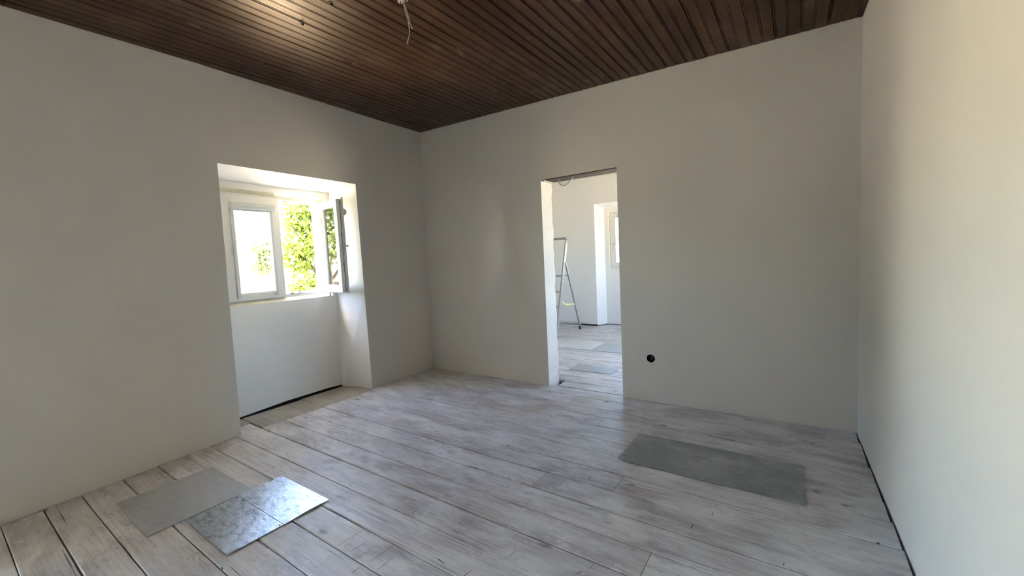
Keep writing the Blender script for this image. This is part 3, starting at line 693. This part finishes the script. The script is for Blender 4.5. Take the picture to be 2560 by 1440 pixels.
# ------------------------------------------------------------------ outdoors
GZ = -2.8
m = MB().quad((-80, -70, GZ), (-0.66, -70, GZ), (-0.66, 70, GZ), (-80, 70, GZ)); struct(m.build('ground', 'gravel'), 'pale sunlit ground outside')
m = MB().quad((-0.66, 3.9, GZ), (60, 3.9, GZ), (60, 70, GZ), (-0.66, 70, GZ)).quad((-0.66, -70, GZ), (60, -70, GZ), (60, -5.9, GZ), (-0.66, -5.9, GZ)).quad((4.6, -5.9, GZ), (60, -5.9, GZ), (60, 3.9, GZ), (4.6, 3.9, GZ))
struct(m.build('ground_yard', 'gravel'), 'pale ground around the house')
def foliage(m, blobs, count, size, rng):
    tot = sum(b[3]**2 for b in blobs)
    for (bx, by, bz, br) in blobs:
        for _ in range(int(count*br*br/tot)):
            d = Vector((rng.gauss(0, 1), rng.gauss(0, 1), rng.gauss(0, 1))).normalized(); p = Vector((bx, by, bz)) + d*br*(rng.random()**0.45)
            a = Vector((rng.gauss(0, 1), rng.gauss(0, 1), rng.gauss(0, .6))).normalized(); b = a.orthogonal().normalized()
            b = Matrix.Rotation(rng.random()*6.28, 3, a) @ b; c = a.cross(b); s = size*rng.uniform(.6, 1.25)
            i = len(m.v); m.v += [tuple(p-b*s), tuple(p+c*s*.42+a*s*.12), tuple(p+b*s), tuple(p-c*s*.42+a*s*.12)]; m.f += [(i, i+1, i+2), (i, i+2, i+3)]
def tree(name, label, base, trunk_h, blobs, count, size, mat, seed):
    rng = random.Random(seed); root = tag(at_base(name, base), label, 'tree', 'trees outside the niche window')
    b = Vector(base); top = b+Vector((0, 0, trunk_h)); m = MB()
    m.tube([b, b.lerp(top, .5)+Vector((.08, .05, 0)), top], [.19, .15, .10], 10); adopt(m.build('trunk', 'bark', None, True), root)
    for bl in blobs:
        e = Vector(bl[:3]); s = b.lerp(top, rng.uniform(.6, 1.0)); mid = s.lerp(e, .5)+Vector((0, 0, .15))
        adopt(MB().tube([s, mid, e], [.055, .035, .012], 6).build('branch', 'bark', None, True), root)
    m = MB(); foliage(m, blobs, count, size, rng); fo = adopt(m.build('foliage', mat), root); fo['kind'] = 'stuff'
    return root
def P(dx, dy, dz, D): return (CAM.x+dx*D, CAM.y+dy*D, CAM.z+dz*D)
D = 10.5
tree('leafy_tree', 'bright green leafy tree right outside the open sash', (-6.2, 2.9, GZ), 3.6,
     [(*P(-.874, .484, .118, D), .42), (*P(-.862, .503, .130, D), .40), (*P(-.884, .466, .095, D), .26), (*P(-.866, .497, .080, D), .36), (*P(-.886, .463, .045, D), .30), (*P(-.874, .485, .030, D), .38), (*P(-.864, .502, .038, D), .34),
      (*P(-.880, .473, .010, D), .30), (*P(-.870, .491, -.040, D), .42), (*P(-.884, .466, -.050, D), .26), (*P(-.858, .512, -.045, D), .40), (*P(-.840, .540, .06, D), .8), (*P(-.80, .59, .02, D), 1.0), (*P(-.82, .57, .16, D), .9)], 5200, .085, 'leaf', 3)
D = 22
tree('leafy_tree', 'small far tree seen through the closed pane below the blind', (-16.9, 5.7, GZ), 3.6,
     [(*P(-.9105, .413, .040, D), .42), (*P(-.9070, .420, .016, D), .52), (*P(-.903, .428, .044, D), .45), (*P(-.913, .407, .002, D), .32), (*P(-.900, .435, .015, D), .6)], 1300, .13, 'leaf_pale', 5)
tree('leafy_tree', 'dense tree standing to the side and mirrored in the open sash', (-9.8, -3.4, GZ), 4.0,
     [(-9.5, -3.0, 2.2, 1.1), (-9.9, -3.9, 2.6, 1.2), (-9.6, -2.2, 2.9, 1.0), (-10.2, -4.8, 2.3, 1.0), (-9.7, -3.3, 3.6, 1.1)], 5200, .10, 'leaf_pale', 8)
# low stone outbuilding and a red roof beyond
def hut(name, label, x0, x1, y0, y1, h, mat, roofmat, rise):
    root = tag(at_base(name, ((x0+x1)/2, (y0+y1)/2, GZ)), label, 'building')
    adopt(MB().box(x0, x1, y0, y1, GZ, GZ+h).build('wall', mat), root)
    xm = (x0+x1)/2; e = .25; z = GZ+h; m = MB()
    m.hexa([(x0-e, y0-e, z-.05), (xm, y0-e, z+rise), (xm, y1+e, z+rise), (x0-e, y1+e, z-.05), (x0-e, y0-e, z+.07), (xm, y0-e, z+rise+.12), (xm, y1+e, z+rise+.12), (x0-e, y1+e, z+.07)])
    m.hexa([(xm, y0-e, z+rise), (x1+e, y0-e, z-.05), (x1+e, y1+e, z-.05), (xm, y1+e, z+rise), (xm, y0-e, z+rise+.12), (x1+e, y0-e, z+.07), (x1+e, y1+e, z+.07), (xm, y1+e, z+rise+.12)])
    m.f += []; adopt(m.build('roof', roofmat), root)
    for k in range(3):
        yy = lerp(y0, y1, (k+.5)/3); adopt(MB().box(x1-.02, x1+.03, yy-.3, yy+.3, GZ+h*.35, GZ+h*.8).build('window', 'iron'), root)
    return root
hut('stone_hut', 'low grey stone outbuilding behind the closed pane', -27, -22, 4.2, 8.2, 2.5, 'stone', 'stone', .5)
hut('red_roof_shed', 'low shed with a red roof left of the stone outbuilding', -19, -16, 1.6, 4.3, 2.0, 'stucco', 'roof_red', .35)
hut('white_house', 'white house below the mirrored tree', -26, -16, -9, -1.5, 4.2, 'stucco', 'stucco', .2)
adopt(MB().box(-14.2, -13.8, -3.6, -3.2, GZ, 1.3).build('brick_pillar', 'brick_orange'), at_base('gate_pillar', (-14, -3.4, GZ)))
tag(bpy.data.objects['gate_pillar'], 'orange brick pillar in front of the white house', 'pillar')
